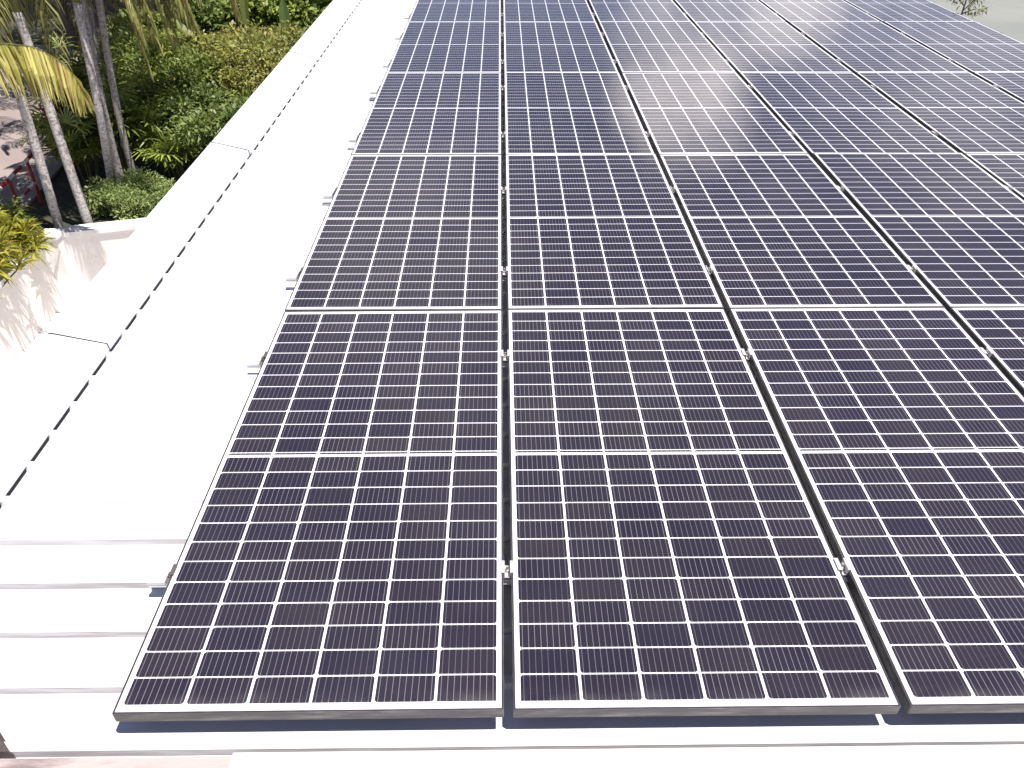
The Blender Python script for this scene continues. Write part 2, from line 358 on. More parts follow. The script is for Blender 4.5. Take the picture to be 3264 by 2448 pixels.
# ridge flashing in lapped lengths, its lip resting on the ribs
seams = [-0.75, 1.905, 4.475, 7.09, 9.70, 12.65]
for i, (a, c) in enumerate(zip(seams[:-1], seams[1:])):
    g = (0.003, 0.0045, 0.0085, 0.007, 0.007)[i]
    m = MB(); rise = 0.0 if i % 2 == 0 else 0.0015
    fp = [(-0.792, ZPAN + RH + .0008), (-0.7955, -0.060), (-1.02, -0.006 + rise), (-1.052, -0.001 + rise), (-1.056, -0.03), (-1.060, -0.20)]
    m.extrude(fp, 'y', a + g, c - (0.003, 0.0045, 0.0085, 0.007, 0.007)[min(i + 1, 4)])
    fl = bb(m, 'ridge_flashing', MAT['flash'])
    if i:
        m = MB(); m.extrude([(-0.7962, -0.085), (-0.7985, -0.0625), (-1.02, -0.0085), (-1.05, -0.0035)], 'y', a - .03, a + .03)  # dark strip under the seam, painted-in shade of the open gap
        m.build('seam_gap_shade', MAT['near_black'], fl)
    m = MB()
    for k in range(-1, 66):
        y0 = YF + PITCH * k + .040; y1 = YF + PITCH * (k + 1) - .002
        if y0 > a and y1 < c: m.box(-0.86, y0, ZPAN + .001, -0.797, y1, ZPAN + RH - .001)
    m.build('lip_gap_shade', MAT['gapfill'], fl)  # dark blocks added so the openings under the lip read as shade
rng = random.Random(5)
def screw(x, y, z):
    m = MB(); m.tube([(x, y, z), (x, y, z + .003)], .008, 8); m.tube([(x, y, z + .003), (x, y, z + .009)], .0055, 6)
    bb(m, 'roof_screw', MAT['flash'])
screw(1.51, -0.018, ZPAN + .001)
for k in (2, 10, 18): screw(-0.55, YF + PITCH * k + .019, ZPAN + RH)

# ------------------------------------------------------------------ solar array
GX, GY, H = 0.0378, 0.0159, 0.035
NC, NR = 6, 5
ROW = ['front', 'second', 'third', 'fourth', 'farthest']
COLN = ['leftmost', 'second', 'third', 'fourth', 'fifth', 'rightmost']
proto = thing('solar_panel', '', 'solar panel', (0, 0, -H), 'solar panels in the roof array')
m = MB(); FO = 0.0063; lw = 0.0; zt = H; zb = 0.0; ch = 0.003
def ring(mb, outer, inner, zo, zi, mi):
    for i in range(len(outer)):
        j = (i + 1) % len(outer)
        mb.quad([(*outer[i], zo), (*outer[j], zo), (*inner[j], zi), (*inner[i], zi)], mi)
def rect(d, c=0.0006):
    x0, y0, x1, y1 = d, d, PW - d, PL - d
    return [(x0 + c, y0), (x1 - c, y0), (x1, y0 + c), (x1, y1 - c), (x1 - c, y1), (x0 + c, y1), (x0, y1 - c), (x0, y0 + c)]
o0, o1, i0 = rect(-FO, ch), rect(-FO + .0016, ch), rect(0.0)
ring(m, o0, o0, zb, zt - .0016, 1); ring(m, o0, o1, zt - .0016, zt, 1); ring(m, o1, i0, zt, zt, 0); ring(m, i0, i0, zt, zb + .004, 1)
ring(m, rect(0.03), o0, zb, zb, 1)
m.build('frame', [MAT['lip'], MAT['side']], proto)
m = MB(); m.quad([(lw, lw, zt - .0012), (PW - lw, lw, zt - .0012), (PW - lw, PL - lw, zt - .0012), (lw, PL - lw, zt - .0012)])
m.build('cell_glass', MAT['cells'], proto)
m = MB(); m.quad([(lw, lw, zt - .007), (lw, PL - lw, zt - .007), (PW - lw, PL - lw, zt - .007), (PW - lw, lw, zt - .007)])
m.build('back_sheet', MAT['back'], proto)
rng = random.Random(11)
for r in range(NR):
    for c in range(NC):
        o = proto if (r == 0 and c == 0) else copy_tree(proto)
        o.location = (c * (PW + GX), r * (PL + GY), -H + rng.uniform(-.0006, .0006))
        o.rotation_euler = (rng.gauss(0, R(0.07)), rng.gauss(0, R(0.17)), rng.gauss(0, R(0.012)))
        o['label'] = 'dark blue white-gridded solar panel, %s row, %s column of the array' % (ROW[r], COLN[c])

RAILY = [(.49, 1.715), (.40, 1.485), (.43, 1.64), (.40, 1.52), (.41, 1.60)]
XA0, XA1 = -0.092, NC * (PW + GX) - GX + 0.09
rp = thing('mounting_rail', '', 'rail', (0, 0, 0), 'mounting rails under the panels')
m = MB(); zt = -H; zb = ZPAN + RH + .036
m.extrude([(-.020, zb), (-.020, zb + .006), (-.015, zb + .006), (-.015, zb + .010), (-.020, zb + .010), (-.020, zt - .0003), (-.007, zt - .0003), (-.007, zt - .012), (.007, zt - .012), (.007, zt - .0003), (.020, zt - .0003), (.020, zb)], 'x', XA0, XA1, closed=True)
m.build('rail_profile', MAT['rail'], rp, fixn=True)
for k in range(6):
    x = 0.25 + k * 1.19
    m = MB(); m.box(x - .025, -.032, ZPAN + RH + .0005, x + .025, .032, zb - .0005); m.box(x - .025, .0205, zb - .0005, x + .025, .027, zb + .03)
    m.build('rail_foot', MAT['alu'], rp)
cp = thing('mid_clamp', '', 'clamp', (0, 0, 0), 'mid clamps in the gaps between panels')
hw = GX / 2 - FO - .0012
m = MB(); t = .003
m.box(-hw, -.025, -.022, hw, .025, -.019)
m.box(-hw, -.025, -.019, -hw + t, .025, .002); m.box(hw - t, -.025, -.019, hw, .025, .002)
m.box(-hw - .010, -.025, .002, -hw + t, .025, .0048); m.box(hw - t, -.025, .002, hw + .010, .025, .0048)
m.build('clamp_body', MAT['alu'], cp)
m = MB(); m.tube([(0, 0, -.019), (0, 0, -.010)], .0075, 6); m.tube([(0, 0, -.010), (0, 0, .006)], .004, 8); m.tube([(0, 0, -.034), (0, 0, -.022)], .006, 8)
m.build('bolt', MAT['steel'], cp)
ep = thing('end_clamp', '', 'clamp', (0, 0, 0), 'end clamps along the outer panel edges')
m = MB()                                # Z clip hooked over the frame edge, bolt outboard
m.box(-.0104, -.022, .0018, .003, .022, .0045); m.box(-.0104, -.022, -.0345, -.0074, .022, .0018); m.box(-.034, -.022, -.0345, -.0104, .022, -.0315)
m.build('clamp_body', MAT['side'], ep)
m = MB(); m.tube([(-.020, 0, -.0315), (-.020, 0, -.022)], .0085, 6); m.tube([(-.020, 0, -.022), (-.020, 0, -.010)], .004, 8)
m.build('bolt', MAT['side'], ep)
firstc = firstr = firste = True
GAPN = ['leftmost', 'second', 'third', 'fourth', 'rightmost']
for r in range(NR):
    for q in range(2):
        y = r * (PL + GY) + RAILY[r][q]; nf = ('nearer', 'farther')[q]
        o = rp if firstr else copy_tree(rp); firstr = False
        o.location = (0, y, 0); o['label'] = 'aluminium rail under the %s panel row, %s of its two' % (ROW[r], nf)
        for c in range(NC - 1):
            o = cp if firstc else copy_tree(cp); firstc = False
            o.location = ((c + 1) * (PW + GX) - GX / 2, y, 0)
            o['label'] = 'silver mid clamp in the %s column gap, %s rail of %s row' % (GAPN[c], nf, ROW[r])
        for s in range(2):
            o = ep if firste else copy_tree(ep); firste = False
            o.location = (0, y, 0) if s == 0 else (NC * (PW + GX) - GX, y, 0)
            if s: o.rotation_euler = (0, 0, math.pi)
            o['label'] = 'dark end clamp on the %s edge of the array, %s rail of %s row' % (('left', 'right')[s], nf, ROW[r])

# ------------------------------------------------------------------ garden walls
def wall(name, label, a, c, th, z0, z1):
    w = thing(name, label, 'wall', (a[0], a[1], z0))
    A = Vector((a[0], a[1], 0)); C = Vector((c[0], c[1], 0)); d = (C - A).normalized(); nn = Vector((-d.y, d.x, 0)) * th
    L = (C - A).length
    def pr(mb, s0, s1, off0, off1, z0_, z1_):
        p = [A + d * s0 + nn.normalized() * off0, A + d * s1 + nn.normalized() * off0, A + d * s1 + nn.normalized() * off1, A + d * s0 + nn.normalized() * off1]
        lo = [(q.x - a[0], q.y - a[1], z0_ - z0) for q in p]; hi = [(q.x - a[0], q.y - a[1], z1_ - z0) for q in p]
        mb.quad(hi); mb.quad(lo[::-1])
        for i in range(4): mb.quad([lo[i], lo[(i + 1) % 4], hi[(i + 1) % 4], hi[i]])
    m = MB(); pr(m, 0, L, 0, th, z0, z1 - .07); m.build('wall_face', MAT['plaster'], w)
    m = MB(); pr(m, -.03, L + .03, -.035, th + .03, z1 - .07, z1); m.build('coping', MAT['coping'], w)
    return w, d
wA, _ = wall('garden_wall', 'pale wall under the yellow-green shrubs, streaked with leaf shadows', (-6.08, -3.0), (-6.08, 10.14), 0.2, ZG, -3.48)
wB, dB = wall('garden_wall', 'short pink-tinged wall with white coping running behind the roof edge', (-5.86, 10.36), (-1.1, 11.66), 0.2, ZG, -3.46)
tag(wA, wA['label'], 'wall'); 
pil = thing('wall_pillar', 'white square pillar at the corner where the two garden walls meet', 'pillar', (-5.98, 10.24, ZG))
m = MB(); m.box(-.125, -.125, 0, .125, .125, 1.13); m.build('shaft', MAT['coping'], pil)
m = MB(); m.box(-.15, -.15, 1.13, .15, .15, 1.19); m.build('cap', MAT['coping'], pil)
m = MB(); m.box(-.09, -.10, 0, .09, -.05, .16)
vb = m.build('wall_outlet', MAT['near_black']); tag(vb, 'small brown square outlet low on the short wall by the roof edge', 'outlet'); vb.location = (-5.12, 10.60, ZG + .46)
vb.rotation_euler = (0, 0, math.atan2(dB.y, dB.x))
vb.location = Vector((-5.05, 10.583, ZG + .42))

# red and white barrier
br = thing('barrier', 'red and white striped pipe barrier beside the road, behind the palms', 'barrier', (-6.9, 11.79, ZP))
def pt(y): return Vector((-6.885 + .012 * (11.79 - y) * 10 * 1.2, y, 0))
base = Vector((-6.9, 11.79, ZP))
RT = -2.83
def rl(y0, y1, z, mat, r=.032):
    m = MB(); a, c = pt(y0), pt(y1); a.z = c.z = z
    m.tube([a - base, c - base], r, 10); m.build('rail_stripe', mat, br, smooth=False)
ys = [12.42, 12.10, 11.84, 11.50, 11.16, 10.92, 10.60, 10.28, 9.96, 9.64]
for i in range(len(ys) - 1): rl(ys[i], ys[i + 1], RT, MAT['white'] if i % 2 == 0 else MAT['red'])
ys2 = [11.79, 11.50, 11.24, 10.95, 10.65, 10.35, 10.11]
for i in range(len(ys2) - 1): rl(ys2[i], ys2[i + 1], -3.22, MAT['white'] if i % 2 == 0 else MAT['red'], .026)
for y in (11.79, 10.95, 10.11):
    p = pt(y) - base; p.z = 0
    m = MB(); m.tube([p, p + Vector((0, 0, RT - ZP))], .030, 10); m.build('post', MAT['red'], br)
    
# ------------------------------------------------------------------ vegetation
def leafobj(name, P, B, Nn, Ln, Wd, mat, parent, seed, tintbias=None, droop=0.0):
    """P base points, B growth direction, Nn leaf normal, Ln lengths, Wd widths -> one mesh of four-sided folded leaves"""
    rg = np.random.default_rng(seed)
    B = B / np.maximum(np.linalg.norm(B, axis=1, keepdims=True), 1e-6)
    S = np.cross(B, Nn); S /= np.maximum(np.linalg.norm(S, axis=1, keepdims=True), 1e-6)
    U = np.cross(S, B)
    Ln = Ln[:, None]; Wd = Wd[:, None]
    mid = P + B * Ln * 0.45
    tip = P + B * Ln + np.array([0, 0, -1.0]) * Ln * droop
    l = mid + S * Wd * 0.5 + U * Wd * 0.18; r = mid - S * Wd * 0.5 + U * Wd * 0.18
    V = np.stack([P, l, tip, r], 1).reshape(-1, 3)
    n = len(P)
    return rawmesh(name, V, n, mat, parent, rg, tintbias)
def rawmesh(name, V, n, mat, parent, rg, tintbias=None, per=1):
    """V: n*4 vertices, quads; 'per' consecutive quads share one tint"""
    me = D.meshes.new(name)
    me.vertices.add(len(V)); me.vertices.foreach_set('co', V.astype(np.float32).ravel())
    me.loops.add(n * 4); me.loops.foreach_set('vertex_index', np.arange(n * 4, dtype=np.int32))
    me.polygons.add(n); me.polygons.foreach_set('loop_start', np.arange(0, n * 4, 4, dtype=np.int32))
    me.polygons.foreach_set('loop_total', np.full(n, 4, dtype=np.int32))
    me.update(calc_edges=True)
    g = n // per
    t = rg.random(g); 
    if tintbias is not None: t = np.clip(t * 0.6 + tintbias * 0.4, 0, 1)
    e = rg.random(g)
    col = np.zeros((g, 4), np.float32); col[:, 0] = t; col[:, 1] = e; col[:, 3] = 1
    col = np.repeat(col, 4 * per, axis=0)
    ca = me.color_attributes.new('tint', 'FLOAT_COLOR', 'POINT'); ca.data.foreach_set('color', col.ravel())
    me.materials.append(mat)
    o = D.objects.new(name, me); COL.objects.link(o)
    if parent: o.parent = parent
    return o
def unit(rg, n):
    v = rg.normal(size=(n, 3)); return v / np.linalg.norm(v, axis=1, keepdims=True)

def bush(name, label, cat, loc, rx, ry, h, nleaf, lsize, mat, seed, group=None, clumps=26, aspect=0.45, stem=True, flat=0.35, base=0.25, upright=0.5):
    rg = np.random.default_rng(seed)
    t = thing(name, label, cat, loc, group)
    cl = unit(rg, clumps); cl[:, 2] = np.abs(cl[:, 2]) * 1.1 - 0.25
    cen = cl * np.array([rx, ry, h * 0.5]) * rg.uniform(0.55, 1.0, (clumps, 1)) + np.array([0, 0, h * (base + 0.28)])
    cr = rg.uniform(0.18, 0.40, clumps) * (rx + ry) * 0.5
    ctint = rg.random(clumps)
    k = rg.integers(0, clumps, nleaf)
    d = unit(rg, nleaf); rad = rg.random(nleaf) ** 0.45
    P = cen[k] + d * (cr[k] * rad)[:, None] * np.array([1, 1, 0.75])
    ok = P[:, 2] > 0.03; P, d, k = P[ok], d[ok], k[ok]; n = len(P)
    B = d * 0.8 + unit(rg, n) * 0.7 + np.array([0, 0, 0.15 * upright])
    N = unit(rg, n) * 0.6 + d * 0.5 + np.array([0, 0, flat + 0.5])
    L = lsize * rg.uniform(0.6, 1.3, n) * rg.uniform(0.65, 1.55, clumps)[k]
    leafobj('foliage', P, B, N, L, L * aspect * rg.uniform(0.8, 1.2, n), mat, t, seed + 1, ctint[k], 0.15)
    if stem:
        m = MB()
        for i in range(min(12, clumps)):
            c = cen[i]; m.tube([(rg.normal() * .05, rg.normal() * .05, -.02), (c[0] * .4, c[1] * .4, c[2] * .55), tuple(c)], [.022, .014, .006], 5, cap=False)
        m.build('stems', MAT['twig'], t)
    return t

def bez(p, n):
    """smooth curve through the listed points (Catmull-Rom)"""
    p = [np.array(q, float) for q in p]; q = [2 * p[0] - p[1]] + p + [2 * p[-1] - p[-2]]; out = []
    seg = len(p) - 1
    for i in range(n):
        s = i / (n - 1) * seg; k = min(int(s), seg - 1); t = s - k
        a, b_, c, d = q[k], q[k + 1], q[k + 2], q[k + 3]
        out.append(0.5 * ((2 * b_) + (c - a) * t + (2 * a - 5 * b_ + 4 * c - d) * t * t + (3 * b_ - a - 3 * c + d) * t ** 3))
    return np.array(out)
def frond(parent, pts, mat, seed, leaf=0.5, width=0.028, n=70, droop=0.8, start=0.12, rach=0.012, splay=0.8):
    """pinnate palm frond: an arched rachis with hanging leaflets, each two quads"""
    rg = np.random.default_rng(seed)
    C = bez(pts, n)
    T = np.gradient(C, axis=0); T /= np.linalg.norm(T, axis=1, keepdims=True)
    Q = []
    for i in range(int(n * start), n):
        u = i / (n - 1); L = leaf * (math.sin(math.pi * min(1, (0.14 + 0.80 * u))) ** 0.6) * rg.uniform(0.85, 1.1)
        side0 = np.cross(T[i], np.array([0, 0, 1.0])); side0 /= max(np.linalg.norm(side0), 1e-6)
        for s in (-1, 1):
            d1 = side0 * s * splay * rg.uniform(0.7, 1.2) + T[i] * rg.uniform(0.35, 0.6) + np.array([0, 0, -droop * rg.uniform(0.5, 1.1)]); d1 /= np.linalg.norm(d1)
            d2 = d1 * 0.55 + np.array([0, 0, -droop * rg.uniform(0.6, 1.3)]) + rg.normal(size=3) * 0.08; d2 /= np.linalg.norm(d2)
            w = np.cross(d1, side0 * s + T[i] * 0.3 + rg.normal(size=3) * .4); w /= max(np.linalg.norm(w), 1e-6); w = w * width * rg.uniform(0.8, 1.2)
            a = C[i]; b_ = a + d1 * L * 0.5; c = b_ + d2 * L * 0.5
            Q += [a - w * .25, a + w * .25, b_ + w * .5, b_ - w * .5, b_ - w * .5, b_ + w * .5, c + w * .06, c - w * .06]
    V = np.array(Q); f = rawmesh('frond', V, len(V) // 4, mat, parent, rg, None, 2)
    m = MB(); m.tube([tuple(c) for c in C[::max(1, n // 16)]], [rach * (1 - .8 * i / 17) for i in range(len(C[::max(1, n // 16)]))], 5, cap=False)
    m.build('rachis', MAT['stalk'], f)
    return f

def palm(label, base, top, r0, r1, barkm, seed, nfr, flen, mat, bend=0.05, leaf=0.62, hang=.66, arc=None):
    rg = np.random.default_rng(seed)
    t = thing('palm_tree', label, 'palm tree', base, 'slender palms between the wall and the road')
    b0 = np.zeros(3); tp = np.array(top) - np.array(base)
    side = np.array([rg.normal(), rg.normal(), 0]) * bend
    C = bez([b0 - np.array([0, 0, .1]), tp * .33 + side, tp * .68 + side * .8, tp], 26)
    m = MB(); m.tube([tuple(c) for c in C], [r0 * (1.12 if i == 0 else 1.0) + (r1 - r0) * i / 25 + rg.normal() * .0018 for i in range(26)], 14)
    m.build('trunk', barkm, t, smooth=True)
    m = MB(); cs = [tuple(tp + np.array([0, 0, z])) for z in (-.05, .25, .55, .8)]
    m.tube(cs, [r1 * 1.05, r1 * 1.2, r1 * .8, r1 * .35], 12); m.build('crownshaft', MAT['stalk'], t, smooth=True)
    for i in range(nfr):
        az = 2 * math.pi * (i * 0.381966) + rg.normal() * .15
        if arc and not (arc[0] < math.degrees(az) % 360 < arc[1]): continue
        el = R(rg.uniform(5, 62)); L = flen * rg.uniform(.85, 1.15)
        h = np.array([math.cos(az), math.sin(az), 0.0])
        s = tp + np.array([0, 0, .70])
        p1 = s + (h * math.cos(el) + np.array([0, 0, math.sin(el)])) * L * .38
        p2 = s + h * L * (.42 + .35 * math.cos(el)) + np.array([0, 0, L * (.42 * math.sin(el) - .05)])
        p3 = s + h * L * (.56 + .34 * math.cos(el)) + np.array([0, 0, L * (.12 * math.sin(el) - hang * rg.uniform(.8, 1.15))])
        frond(t, [s, p1, p2, p3], mat, seed * 31 + i, leaf, .032, 74, 1.0)
    return t
PALMS = [
    ('leftmost slender palm trunk, rising just behind the garden wall corner', (-6.08, 10.67, ZP), (-5.88, 10.66, 1.35), .070, .060, 'bark', 1, 10, 2.0),
    ('second palm trunk from the left, pale grey, standing behind the white coping', (-5.66, 10.81, ZP), (-5.66, 10.81, -0.30), .072, .064, 'bark', 2, 16, 2.0),
    ('palest palm trunk, brightly sunlit, rising out of the feathery bush', (-5.705, 11.87, ZP), (-5.32, 11.87, -0.40), .062, .058, 'bark', 3, 18, 2.2),
    ('thickest dark grey palm trunk, right beside the palest one', (-5.60, 12.13, ZP), (-5.37, 12.12, -0.35), .076, .072, 'bark_dark', 4, 18, 2.4),
    ('thin dark ringed palm trunk, rightmost of the group', (-5.47, 12.40, ZP), (-5.17, 12.38, -0.20), .060, .054, 'bark_dark', 5, 16, 2.3),
]
ptrees = []
for (lb, a, t, r0, r1, bm, sd, nf, fl) in PALMS:
    ptrees.append(palm(lb, a, t, r0, r1, MAT[bm], sd, int(nf * 1.5), fl, MAT['l_palm'], arc={1: (60, 85), 2: (5, 80)}.get(sd, (35, 275))))
Z4 = np.array([-5.60, 12.13, ZP]); T4 = np.array([-5.37, 12.12, .25])
for i, (ex, ey, ez) in enumerate([(-4.75, 12.5, -1.55), (-4.35, 12.75, -1.25), (-4.05, 13.1, -.95), (-4.55, 13.4, -1.35), (-3.95, 12.5, -.75)]):
    e = np.array([ex, ey, ez]); h = e - T4; h[2] = 0
    frond(ptrees[3], [T4 - Z4, T4 + h * .45 + np.array([0, 0, .35]) - Z4, T4 + h * .82 + np.array([0, 0, .15 + .25 * (ez + .2)]) - Z4, e - Z4], MAT['l_palm'], 900 + i, .62, .030, 64, 1.3)
# short palm just outside the left picture edge; its sunlit yellow frond arches across the left trunks
pl = palm('short palm whose sunlit yellow frond arches across the two left trunks', (-7.15, 9.35, ZP), (-7.1, 9.4, -1.15), .075, .065, MAT['bark'], 9, 9, 1.5, MAT['l_palm'], arc=(95, 290))
ZO = np.array([-7.15, 9.35, ZP])
fr = [np.array(q) - ZO for q in ((-7.08, 9.42, -.55), (-6.55, 9.85, -.50), (-5.98, 10.15, -.60), (-5.53, 10.2, -.64), (-5.2, 10.1, -.66), (-4.92, 10.0, -.77), (-4.69, 9.9, -.97), (-4.62, 9.85, -1.22))]
frond(pl, fr, MAT['l_frond'], 77, .74, .040, 120, 1.5, .05, .013, .45)
fr = [np.array(q) - ZO for q in ((-7.08, 9.42, -.55), (-6.5, 9.55, -.50), (-6.1, 9.75, -.62), (-5.85, 9.8, -.90))]
frond(pl, fr, MAT['l_frond'], 78, .6, .040, 60, 1.5, .05, .013, .45)
palm('palm whose dark drooping fronds fill the top left corner', (-10.9, 16.0, ZP), (-10.2, 16.2, 0.5), .09, .08, MAT['bark_dark'], 6, 22, 3.4, MAT['l_palm'])
palm('palm with hanging fronds in shade behind the palm trunks', (-6.9, 15.2, ZP), (-6.6, 15.2, -0.3), .085, .075, MAT['bark_dark'], 8, 14, 2.3, MAT['l_palm'])

def ladypalm(label, loc, h, seed, nst=9, spread=.55, mat='l_lady', fan=.42, grp='lady palms under the tall palms'):
    rg = np.random.default_rng(seed)
    t = thing('lady_palm', label, 'plant', loc, grp)
    m = MB(); Q = []
    for i in range(nst):
        az = rg.uniform(0, 2 * math.pi); rr = spread * math.sqrt(rg.random()); hh = h * rg.uniform(.45, 1.0)
        a = np.array([rr * .4 * math.cos(az), rr * .4 * math.sin(az), 0]); c = np.array([rr * math.cos(az), rr * math.sin(az), hh])
        m.tube([tuple(a), tuple((a + c) / 2), tuple(c)], [.014, .011, .009], 5, cap=False)
        for j in range(7):
            az2 = rg.uniform(0, 2 * math.pi); el = R(rg.uniform(0, 65)); pl = rg.uniform(.15, .32)
            o = c - np.array([0, 0, rg.uniform(0, .45) * hh * .7])
            d = np.array([math.cos(az2) * math.cos(el), math.sin(az2) * math.cos(el), math.sin(el)])
            e = o + d * pl; m.tube([tuple(o), tuple(e)], [.004, .003], 4, cap=False)
            sd = np.cross(d, [0, 0, 1.0]); sd /= max(np.linalg.norm(sd), 1e-6); up = np.cross(sd, d)
            nb = 10
            for b_ in range(nb):
                an = R(-95 + 190 * b_ / (nb - 1)); L = fan * rg.uniform(.8, 1.1)
                q = d * math.cos(an) + sd * math.sin(an) + up * .1; q /= np.linalg.norm(q)
                w = np.cross(q, up); w /= max(np.linalg.norm(w), 1e-6); w = w * .038
                p1 = e + q * L * .55; p2 = e + q * L + np.array([0, 0, -.22 * L])
                Q += [e - w * .12, e + w * .12, p1 + w * .5, p1 - w * .5, p1 - w * .5, p1 + w * .5, p2 + w * .15, p2 - w * .15]
    V = np.array(Q); rawmesh('leaves', V, len(V) // 4, MAT[mat], t, rg, None, 20)
    m.build('stems', MAT['stalk'], t)
    return t
LP = [('lady palm clump just right of the road, between the two left trunks', (-6.35, 12.5, ZP), 1.5, 21),
      ('lady palm clump filling the gap left of the palest trunk', (-5.95, 12.9, ZP), 1.6, 22),
      ('taller lady palm with fingered leaves, rearmost behind the second trunk', (-6.55, 13.7, ZP), 2.0, 23),
      ('lady palm with bright fanned leaves to the right of the dark trunks', (-5.05, 13.1, ZP), 1.45, 24),
      ('yellow-lit lady palm farther right against the hedge', (-4.75, 12.75, ZP), 1.0, 25),
      ('lady palm at the road edge behind the barrier end', (-7.0, 13.5, ZP), 1.4, 26),
      ('large lady palm with pale fan leaves above the hedge, behind the trunks', (-5.6, 14.6, ZP), 2.3, 27)]
for lb, lc, h, sd in LP: ladypalm(lb, lc, h, sd)

def strapshrub(label, loc, h, r, seed, nros, mat, leaf=.30, wid=.030, grp=None, per=34):
    """shrub of many rosettes of long narrow arching leaves"""
    rg = np.random.default_rng(seed)
    t = thing('strap_leaf_shrub', label, 'shrub', loc, grp)
    m = MB(); Q = []
    for i in range(nros):
        az = rg.uniform(0, 2 * math.pi); rr = r * math.sqrt(rg.random()); hh = h * (1 - .55 * (rr / r) ** 2) * rg.uniform(.65, 1.05)
        c = np.array([rr * math.cos(az), rr * math.sin(az), hh])
        m.tube([(c[0] * .35, c[1] * .35, -.02), (c[0] * .8, c[1] * .8, hh * .55), tuple(c)], [.014, .011, .008], 5, cap=False)
        ax_ = np.array([c[0] * .7, c[1] * .7, h * .9]); ax_ /= np.linalg.norm(ax_)
        for j in range(per):
            d = unit(rg, 1)[0]; d = d + ax_ * .75; d /= np.linalg.norm(d)
            o = c - ax_ * rg.uniform(0, .22); L = leaf * rg.uniform(.7, 1.2)
            w = np.cross(d, rg.normal(size=3)); w /= max(np.linalg.norm(w), 1e-6); w = w * wid * rg.uniform(.8, 1.2)
            p1 = o + d * L * .5; p2 = p1 + (d * .75 + np.array([0, 0, -.42])) * L * .5
            Q += [o - w * .3, o + w * .3, p1 + w * .5, p1 - w * .5, p1 - w * .5, p1 + w * .5, p2 + w * .04, p2 - w * .04]
    V = np.array(Q); rawmesh('leaves', V, len(V) // 4, MAT[mat], t, rg, None, 2)
    m.build('stems', MAT['twig'], t)
    return t
G1 = 'yellow-green shrubs on top of the garden wall'
strapshrub('yellow-green strap-leaved shrub overhanging the wall right beside the corner pillar', (-6.42, 9.55, ZP), .85, .62, 31, 46, 'l_yellow', grp=G1)
strapshrub('brightest yellow shrub spilling over the middle of the shadowed wall', (-6.35, 8.75, ZP), .90, .68, 32, 52, 'l_yellow', grp=G1)
strapshrub('yellow-green shrub cut off by the left picture edge above the wall', (-6.45, 7.9, ZP), .95, .70, 33, 50, 'l_yellow', grp=G1)
strapshrub('darker green strap-leaved shrub between the barrier posts and the yellow shrubs', (-6.75, 10.15, ZP), .80, .50, 34, 34, 'l_green', grp=G1)
strapshrub('dull green shrub at the left edge in front of the barrier', (-7.0, 9.35, ZP), 1.0, .55, 35, 38, 'l_green', grp=G1)
strapshrub('small red-leaved shrub beside the second palm trunk', (-6.75, 13.0, ZP), 1.45, .25, 36, 8, 'l_red', .30, .05, None, 18)

# feathery bush in front of the palms
bush('feathery_bush', 'feathery light green bush at the foot of the palest palms, above the coping', 'bush', (-5.05, 11.42, ZP), .86, .50, .80, 12000, .052, MAT['l_fern'], 41, None, 50, .32, base=.02)

# the olive hedge of shrubs along the roof
HG = 'olive shrubs of the hedge beside the roof'
HED = [('nearest hedge shrub, dark green, low beside the roof edge', -4.05, 13.0, 1.0, 1.55, 'l_dark', 4200),
       ('dark green shrub in shade just behind the nearest hedge shrub', -4.75, 14.2, 1.05, 1.9, 'l_green', 4600),
       ('olive shrub bulging against the roof edge, third from the near end', -3.75, 15.0, 1.15, 2.15, 'l_olive', 5200),
       ('broad olive shrub in the middle of the hedge, right of the lady palms', -5.3, 16.0, 1.25, 1.75, 'l_olive', 5600),
       ('olive shrub along the roof edge behind the bulging one', -3.9, 16.9, 1.3, 1.6, 'l_olive', 5600),
       ('yellowish olive shrub in the hedge below the banana leaves', -5.0, 18.2, 1.4, 1.3, 'l_olive', 5600),
       ('farthest olive shrub hugging the roof edge', -3.95, 19.0, 1.4, 1.25, 'l_olive', 5200),
       ('hedge shrub in front of the dark hollow', -6.2, 18.4, 1.2, 1.15, 'l_olive', 4600),
       ('green shrub tucked behind the dark palm trunks', -6.6, 16.4, 1.1, 1.8, 'l_green', 4400),
       ('far olive shrub at the back of the hedge near the banana plant', -5.2, 20.4, 1.4, .8, 'l_olive', 5000)]
for i, (lb, x, y, r, h, mt, nl) in enumerate(HED):
    bush('hedge_shrub', lb, 'shrub', (x, y, ZP), r, r, h, int(nl * 1.7), .088, MAT[mt], 100 + i, HG, 30, .42)

